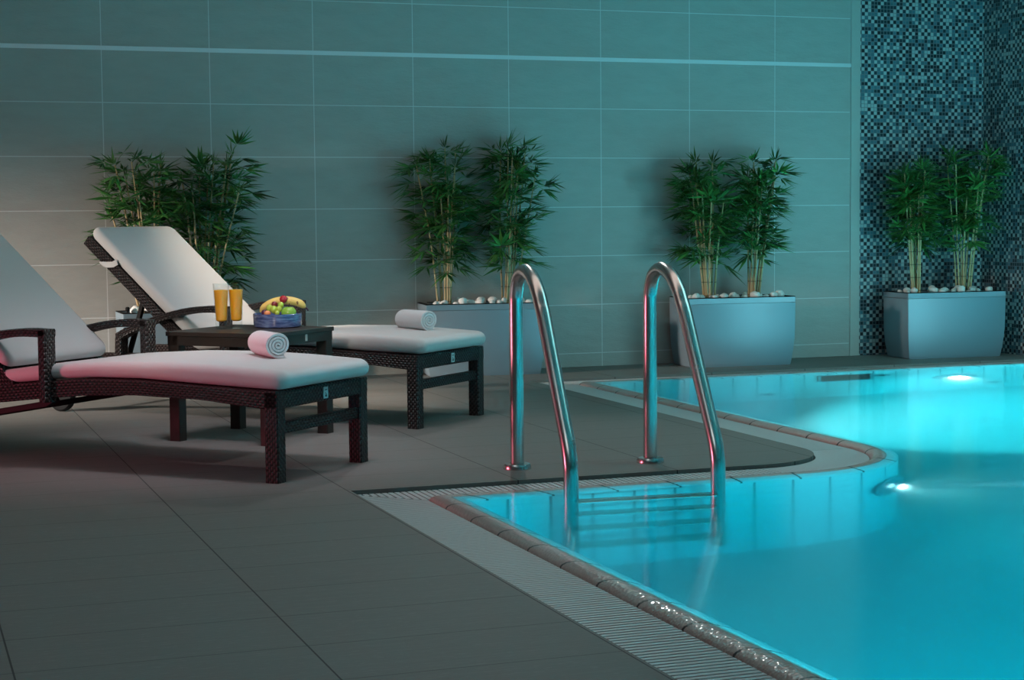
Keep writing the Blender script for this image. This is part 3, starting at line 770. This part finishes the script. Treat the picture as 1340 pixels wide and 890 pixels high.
def blob(name, c, r_, mat, label, cat, group=None, sz=1.0, dimple=False, parts=None):
    mb = MB(); k = 14; pr = []
    for i in range(k+1):
        a = -PI/2+PI*i/k; rr, zz = r_*math.cos(a), r_*sz*math.sin(a)
        if dimple: zz -= 0.22*r_*math.exp(-(rr/(0.35*r_))**2)*(1 if zz > 0 else -0.6)
        pr.append((max(0,rr), zz))
    mb.lathe(pr, 24); o = mb.build(name, mat, smooth=180); o.location = c
    tag(o, label, cat, group)
    if parts: parts(o)
    return o
# banana
bp = [(335.5,412.5),(338,407.5),(343,403.5),(351,399.5),(360,397.2),(370,396.5),(380,397.8),(388,400.6),(393,404),(396,406.5)]
bpts = smooth_path([fp(u,v,0.045) for u, v in bp], 4)
tabr = [(0,.0035),(.06,.009),(.16,.0145),(.35,.0175),(.6,.0185),(.8,.017),(.92,.0115),(.97,.005),(1,.004)]
ba = MB().tube(bpts, 0, 10, radii=[lerp_tab(tabr, i/(len(bpts)-1)) for i in range(len(bpts))]).build('banana', M['banana'], smooth=70)
tag(ba, 'yellow banana arching over the fruit bowl', 'banana')
e = bpts[-1]; d = (bpts[-1]-bpts[-2]).normalized()
MB().tube([e-d*0.003, e+d*0.006, e+d*0.016-Vector((0,0,0.003))], 0.0035, 8).build('stem', M['plum'], ba, smooth=60)
def apple_stem(o):
    MB().tube([(0,0,0.020),(0.001,0,0.032),(0.004,0,0.040)], 0.0014, 8).build('stem', M['soil'], o)
blob('apple', fp(376.5,412.0,-0.035), 0.0325, M['apple'], 'green apple at the right in the fruit bowl', 'apple', dimple=True, sz=0.92, parts=apple_stem)
blob('plum', fp(367.3,394.6,0.022), 0.0168, M['red'], 'round red fruit on top of the fruit pile over the banana', 'plum')
blob('grape', fp(356.3,400.8,-0.005), 0.0128, M['darkred'], 'dark red grape on the green grapes below the banana', 'grape')
for u, v, dp, rr, lab in ((350.0,406.0,-0.010,.0145,'green grape farthest left, beside the peach slice'), (356.5,407.5,-0.030,.0155,'large green grape directly below the dark red grape'), (365.2,402.0,-0.012,.0130,'green grape just below the round red fruit'), (363.4,407.0,-0.034,.0130,'green grape left of the green apple'), (361.5,412.0,-0.048,.0105,'smallest green grape low at the bowl rim')):
    blob('grape', fp(u,v,dp), rr, M['grape'], lab, 'grape', 'green grapes in the fruit bowl', sz=1.12)
blob('plum', fp(343.6,411.8,-0.030), 0.0135, M['plum'], 'dark purple plum at the left bowl rim', 'plum')
blob('peach', fp(348.8,412.2,-0.052), 0.0145, M['peach'], 'small orange peach piece next to the purple plum', 'peach', sz=0.85)

# ------------------------------------------------------------------ rolled towels
def towel(base, ang, label, r_out=0.054, length=0.205):
    """rolled strip; local axis y runs from the spiral end backwards"""
    th, pitch = 0.0116, 0.0121; turns = 3.9; n = int(turns*26)
    outl, inl = [], []
    for i in range(n+1):
        a = turns*2*PI*i/n
        r1 = r_out-pitch*a/(2*PI); wob = 1+0.02*math.sin(3*a+1)
        outl.append((math.cos(-a-PI/2+0.5)*r1*wob, math.sin(-a-PI/2+0.5)*r1*wob*0.96))
        r0 = max(0.001, r1-th)
        inl.append((math.cos(-a-PI/2+0.5)*r0*wob, math.sin(-a-PI/2+0.5)*r0*wob*0.96))
    mb = MB(); NL = 7
    ys = [0,0.003,0.010,length/2,length-0.010,length-0.003,length]; shr = [0.30,0.12,0,0,0,0.12,0.30]
    for yy, sh in zip(ys, shr):
        for (ox, oz), (ix, iz) in zip(outl, inl):
            mb.v.append((ox+(ix-ox)*sh*0.5, yy, oz+(iz-oz)*sh*0.5))
        for (ox, oz), (ix, iz) in zip(outl, inl):
            mb.v.append((ix+(ox-ix)*sh*0.5, yy, iz+(oz-iz)*sh*0.5))
    m = 2*(n+1)
    for k in range(NL-1):
        for i in range(n):
            mb.face((k*m+i, k*m+i+1, (k+1)*m+i+1, (k+1)*m+i)); mb.face((k*m+n+1+i, (k+1)*m+n+1+i, (k+1)*m+n+2+i, k*m+n+2+i))
        mb.face((k*m, (k+1)*m, (k+1)*m+n+1, k*m+n+1)); mb.face((k*m+n, k*m+2*n+1, (k+1)*m+2*n+1, (k+1)*m+n))
    for k in (0, NL-1):
        for i in range(n):
            mb.face((k*m+i, k*m+n+1+i, k*m+n+2+i, k*m+i+1))
    o = mb.build('rolled_towel', M['towel'], smooth=60)
    o.location = (base[0], base[1], base[2]+r_out*0.95); o.rotation_euler = (0,0,ang)
    return tag(o, label, 'towel', 'rolled white towels')
towel((0.207,-3.545,0.409), math.radians(8), 'rolled white towel lying on the nearer lounger cushion')
towel((1.200,-2.230,0.402), math.radians(20), 'rolled white towel lying on the farther lounger foot cushion')

# ------------------------------------------------------------------ planters, pebbles, bamboo
def planter(cx, yf, rz, label, front_left=None):
    W, D, Hh = 0.71, 0.32, 0.42
    t = thing('planter', label, 'planter', (cx, yf+D/2*1.0, 0), rz, 'silver grey trough planters')
    rings = []
    zs = [0,0.006,0.02,0.05,0.09,0.13,0.18,0.25,0.33,0.386]
    def sc(z):
        q = max(0,(0.20-z)/0.20); return 1-0.052*q**1.6-0.012*max(0,(0.386-z)/0.386)
    for z in zs:
        k = sc(z); b = 0.006 if z == 0 else 0
        ky = 1-(1-k)*W/D*0.95
        rings.append([(a*k-(b if a>0 else -b), c*ky, z) for a, c in rrect(W/2, D/2, 0.006, 2)])
    MB().loft(rings).build('body', M['planter'], t, smooth=35)
    mb = MB(); out = rrect(W/2+0.001, D/2+0.001, 0.006, 2); inn = rrect(W/2-0.018, D/2-0.018, 0.006, 2)
    mb.loft([[(a,c,0.388) for a, c in out],[(a,c,0.420) for a, c in out],[(a,c,0.420) for a, c in inn],[(a,c,0.386) for a, c in inn]], caps=False)
    rim = mb.build('rim', M['planter'], t)
    mb = MB(); mb.loft([[(a,c,0.4205) for a, c in rrect(W/2+0.001,D/2+0.001,0.006,2)],[(a,c,0.4245) for a, c in rrect(W/2-0.002,D/2-0.002,0.006,2)],[(a,c,0.4245) for a, c in rrect(W/2-0.02,D/2-0.02,0.006,2)],[(a,c,0.4205) for a, c in rrect(W/2-0.02,D/2-0.02,0.006,2)]], caps=False)
    mb.build('liner_edge', M['black'], t)
    mb = MB(); mb.loft([[(a,c,0.39) for a, c in inn],[(a,c,0.412) for a, c in inn]]); mb.build('soil', M['soil'], t)
    return t
def leaf_fan(mb, origin, direction, n, length, spread, droop, bright):
    d = direction.normalized(); ref = Vector((0,0,1)) if abs(d.z) < 0.92 else Vector((1,0,0))
    s = d.cross(ref).normalized(); u = s.cross(d)
    for i in range(n):
        q = (i-(n-1)/2)/max(1,(n-1)/2)
        ang = q*spread + random.uniform(-0.15,0.15)
        dd = (d*math.cos(ang)+s*math.sin(ang)+u*random.uniform(-0.35,0.35)).normalized()
        L = length*(1-0.28*abs(q))*random.uniform(0.8,1.1); w = L*random.uniform(0.06,0.095)
        sd = dd.cross(u + Vector((random.uniform(-.4,.4),random.uniform(-.4,.4),random.uniform(-.4,.4)))).normalized()
        nn = sd.cross(dd)
        b0 = origin + dd*0.006
        p1 = b0+dd*L*0.38 - Vector((0,0,droop*L*0.10)); p2 = b0+dd*L - Vector((0,0,droop*L*0.42))
        k = mb.add([b0, p1+sd*w-nn*w*0.3, p1, p1-sd*w-nn*w*0.3, p2]); br = min(1,max(0,bright+random.uniform(-0.25,0.25)))
        for f3 in ((k,k+1,k+2),(k,k+2,k+3),(k+1,k+4,k+2),(k+2,k+4,k+3)): mb.face(f3, [(br,0.5)]*3)
def bamboo(x, y, z, label, rng, height=0.94, wid=0.22, lean=0.0, ncane=9, low=0.24, dens=1.0):
    random.seed(rng)
    t = thing('bamboo_plant', label, 'bamboo plant', (x,y,z), 0, 'bamboo clumps in the planters')
    for c in range(ncane):
        a = 2*PI*c/ncane+random.uniform(-0.3,0.3); rr = random.uniform(0.25,1)
        b = Vector((rr*0.052*math.cos(a), rr*0.04*math.sin(a), 0))
        h = height*random.uniform(0.66,1.0) if c else height*0.96
        tip = b*1.0 + Vector((math.cos(a)*wid*0.62*rr+lean*h, math.sin(a)*0.075*rr-0.01, h))
        mid = b*0.6+tip*0.4+Vector((random.uniform(-.01,.01),0,0)); mid.z = h*0.45
        path = smooth_path([b-Vector((0,0,0.01)), mid, tip], 5)
        r0 = random.uniform(0.0060,0.0086)
        cane = MB().tube(path, r0, 7, radii=[r0*(1-0.45*i/10) for i in range(11)]).build('cane', M['cane'], t, smooth=60)
        mb = MB()
        def at(q):
            k = q*10; i = min(9,int(k)); return path[i].lerp(path[i+1], k-i)
        nt_w = int(random.uniform(14,19)*dens)
        for j in range(nt_w):
            q = low+(1-low)*((j+random.random())/nt_w)**0.8
            p = at(min(1,q)); ph = random.uniform(0,2*PI)
            out = Vector((math.cos(ph)*1.0, math.sin(ph)*0.55, random.uniform(-0.05,0.65))).normalized()
            tl = random.uniform(0.03,0.12)*(1.25-0.45*q)*wid/0.2
            e = p+out*tl
            e.y = max(-0.26, min(0.105, e.y))
            mb.tube([p, p.lerp(e,0.55)+Vector((0,0,0.012)), e], 0.0014, 4, caps=False)
            dirn = (out+Vector((0,0,random.uniform(-0.5,0.35))))
            dirn.y *= 0.45 if e.y > 0.02 else 1
            leaf_fan(mb, e, dirn, random.randint(7,11), random.uniform(0.115,0.165), random.uniform(0.9,1.4), random.uniform(0.2,0.9), random.uniform(0.15,0.8))
        leaf_fan(mb, path[-1], Vector((random.uniform(-.5,.5),-0.15,1)), 9, 0.11, 1.2, 0.3, random.uniform(0.3,0.7))
        for i, v_ in enumerate(mb.v):
            lim, limx = -0.02-y, XR-0.02-x
            mb.v[i] = (min(v_[0], limx), min(v_[1], lim), v_[2])
        mb.build('foliage', M['leaf'], cane, merge=False)
    return t
def pebbles(pl, cx, cy, rz, where, rng):
    random.seed(rng); placed = []
    tries = 0
    while len(placed) < 26 and tries < 2000:
        tries += 1
        r_ = random.uniform(0.014,0.030); x = random.uniform(-0.295,0.295); y = random.choice((random.uniform(-0.105,-0.06), random.uniform(-0.10,0.10)))
        if any(math.hypot(x-a,y-b) < (r_+c)*0.86 for a, b, c in placed): continue
        if any(math.hypot(x-a,y-b) < 0.062 for a, b in ((-0.19,0.02),(0.17,0.02))): continue
        placed.append((x,y,r_))
    for x, y, r_ in placed:
        bm = bmesh.new(); bmesh.ops.create_icosphere(bm, subdivisions=2, radius=1)
        ax = (r_*random.uniform(0.9,1.3), r_*random.uniform(0.8,1.1), r_*random.uniform(0.62,0.95)); ph = [random.uniform(0,6) for _ in range(3)]
        for v in bm.verts:
            k = 1+0.10*math.sin(3*v.co.x+ph[0])+0.10*math.sin(4*v.co.y+ph[1])+0.07*math.sin(5*v.co.z+ph[2])
            v.co = Vector((v.co.x*ax[0]*k, v.co.y*ax[1]*k, v.co.z*ax[2]*k))
        zmin = min(v.co.z for v in bm.verts)
        me = bpy.data.meshes.new('pebble'); bm.to_mesh(me); bm.free(); me.materials.append(M['pebble']); me.shade_smooth()
        o = bpy.data.objects.new('pebble', me); COL.objects.link(o)
        o.location = (cx+x*math.cos(rz)-y*math.sin(rz), cy+x*math.sin(rz)+y*math.cos(rz), 0.4105-zmin); o.rotation_euler = (0,0,random.uniform(0,3))
        tag(o, 'white pebble on the soil of the planter '+where, 'pebble', 'white pebbles in the planter '+where)
PL = [  # centre x, front y, turn, planter label, pebble place, clump labels
    (0.392,-0.36,0.0, 'silver grey trough planter mostly hidden behind the farther lounger backrest', 'behind the farther lounger',
     ('left bamboo clump rising behind the farther lounger backrest','right bamboo clump rising behind the farther lounger backrest')),
    (2.145,-0.335,-7.0, 'silver grey trough planter behind the left ladder handrail', 'behind the left handrail',
     ('left bamboo clump in the planter behind the left ladder handrail','right bamboo clump in the planter behind the left ladder handrail')),
    (3.765,-0.42,-4.0, 'silver grey trough planter behind the right ladder handrail', 'behind the right handrail',
     ('left bamboo clump in the planter behind the right ladder handrail','right bamboo clump in the planter behind the right ladder handrail')),
    (5.275,-0.455,-2.5, 'silver grey trough planter in front of the mosaic corner', 'at the mosaic corner',
     ('left bamboo clump in front of the mosaic wall corner','right bamboo clump in front of the mosaic wall corner')),
]
PLK = [  # per clump: offset x, height, width, lean, canes, bare fraction
    ((-0.19,0.86,0.25,-0.05,9,0.28),(0.13,0.915,0.24,0.09,10,0.16)),
    ((-0.20,0.935,0.19,-0.02,9,0.32),(0.17,0.935,0.19,0.06,9,0.30)),
    ((-0.15,0.87,0.19,-0.05,9,0.36),(0.15,0.88,0.15,0.05,9,0.38)),
    ((-0.20,0.85,0.17,-0.05,9,0.46),(0.16,0.90,0.18,0.04,9,0.46)),
]
for i, ((cx, yf, rz, lab, where, cl), ks) in enumerate(zip(PL, PLK)):
    p = planter(cx, yf, math.radians(rz), lab); cy = p.location.y
    pebbles(p, cx, cy, math.radians(rz), where, 40+i)
    for j, ((dx, hh, wd, ln, nc, lw_), l_) in enumerate(zip(ks, cl)):
        r_ = math.radians(rz)
        bamboo(cx+dx*math.cos(r_), cy+dx*math.sin(r_)+0.02, 0.411, l_, 100+10*i+j, hh, wd, ln, nc, lw_)
    if i == 0:
        MB().lathe([(0,0.4245),(0.007,0.4245),(0.007,0.436),(0.012,0.440),(0.012,0.452),(0.006,0.458),(0,0.458)], 16, (-0.325,-0.13,0)).build('water_gauge', M['black'], p, smooth=40)

# ------------------------------------------------------------------ lights
def area(name, loc, aim, size, energy, col, spread=180, shape='RECTANGLE', size_y=None):
    L = bpy.data.lights.new(name, 'AREA'); L.shape = shape; L.size = size; L.size_y = size_y or size; L.energy = energy; L.color = col; L.spread = math.radians(spread)
    o = bpy.data.objects.new(name, L); COL.objects.link(o); o.location = loc
    o.rotation_euler = (Vector(loc)-Vector(aim)).to_track_quat('Z', 'Y').to_euler(); return o
def spot(name, loc, aim, energy, col, angle, blend=1.0, radius=0.1):
    L = bpy.data.lights.new(name, 'SPOT'); L.energy = energy; L.color = col; L.spot_size = math.radians(angle); L.spot_blend = blend; L.shadow_soft_size = radius
    o = bpy.data.objects.new(name, L); COL.objects.link(o); o.location = loc
    o.rotation_euler = (Vector(loc)-Vector(aim)).to_track_quat('Z', 'Y').to_euler(); return o
spot('key_spot', (0.3,-3.9,3.2), (0.05,-3.2,0.4), 150, (0.98,0.90,1.0), 42, 0.9, 0.30)
spot('key_spot', (0.5,-2.9,3.2), (0.62,-1.9,0.45), 120, (1.0,0.91,0.96), 50, 0.9, 0.30)  # added spot brightening the farther lounger and its towel
area('fill_light', (4.2,-4.2,3.2), (4.2,-4.0,0), 2.0, 32, (0.36,0.90,0.92), 130)  # unseen cyan fill added above the pool
area('fill_light', (0.8,-3.4,3.25), (0.8,-3.0,0), 5.0, 26, (1.0,0.75,0.66), 180, 'RECTANGLE', 1.6)  # added warm fill, evens out the cyan cast on the wall
spot('overhead_spot', (0.5,-0.85,3.2), (0.85,-1.15,0), 330, (1.0,0.80,0.64), 36, 1.0, 0.08)
spot('overhead_spot', (2.1,-0.7,3.2), (1.0,-5.2,0), 75, (1.0,0.95,0.92), 62, 0.6, 0.05)  # added spot, aimed to give glints on the wet coping
area('fill_light', (-1.4,-6.6,3.25), (-1.4,-6.4,0), 1.6, 14, (0.90,0.97,1.0))  # added fill brightening the front floor
spot('side_spot', (-5.2,-1.6,1.7), (-0.6,-0.6,0.1), 2300, (1.0,0.88,0.78), 33, 1.0, 0.25)
spot('front_spot', (-3.4,-9.6,2.7), (0.25,-2.5,0.5), 1250, (1.0,0.84,0.68), 7, 1.0, 0.15)  # added narrow spot brightening the juice glasses
spot('red_side_lamp', (-3.7,-2.75,0.50), (-0.65,-3.35,0.34), 265, (1.0,0.17,0.27), 34, 0.9, 0.20)
area('cyan_fill', (5.2,-3.4,0.6), (4.2,0,0.9), 0.9, 20, (0.36,0.90,0.95), 150)  # added cyan fill low over the pool, tints wall, planters and lounger ends
w = bpy.data.worlds.new('world'); S.world = w; w.use_nodes = True
w.node_tree.nodes['Background'].inputs[0].default_value = (0.5,0.6,0.65,1); w.node_tree.nodes['Background'].inputs[1].default_value = 0.05

# ------------------------------------------------------------------ render look
vs_ = S.view_settings; vs_.view_transform = 'Standard'; vs_.look = 'None'; vs_.gamma = 1.0; vs_.exposure = 0.0; vs_.use_curve_mapping = False
S.cycles.max_bounces = 10; S.cycles.diffuse_bounces = 4; S.cycles.glossy_bounces = 4; S.cycles.transmission_bounces = 8; S.cycles.transparent_max_bounces = 8
S.cycles.sample_clamp_indirect = 4.0; S.cycles.caustics_reflective = True; S.cycles.caustics_refractive = True; S.cycles.blur_glossy = 0.5
S.cycles.use_denoising = True
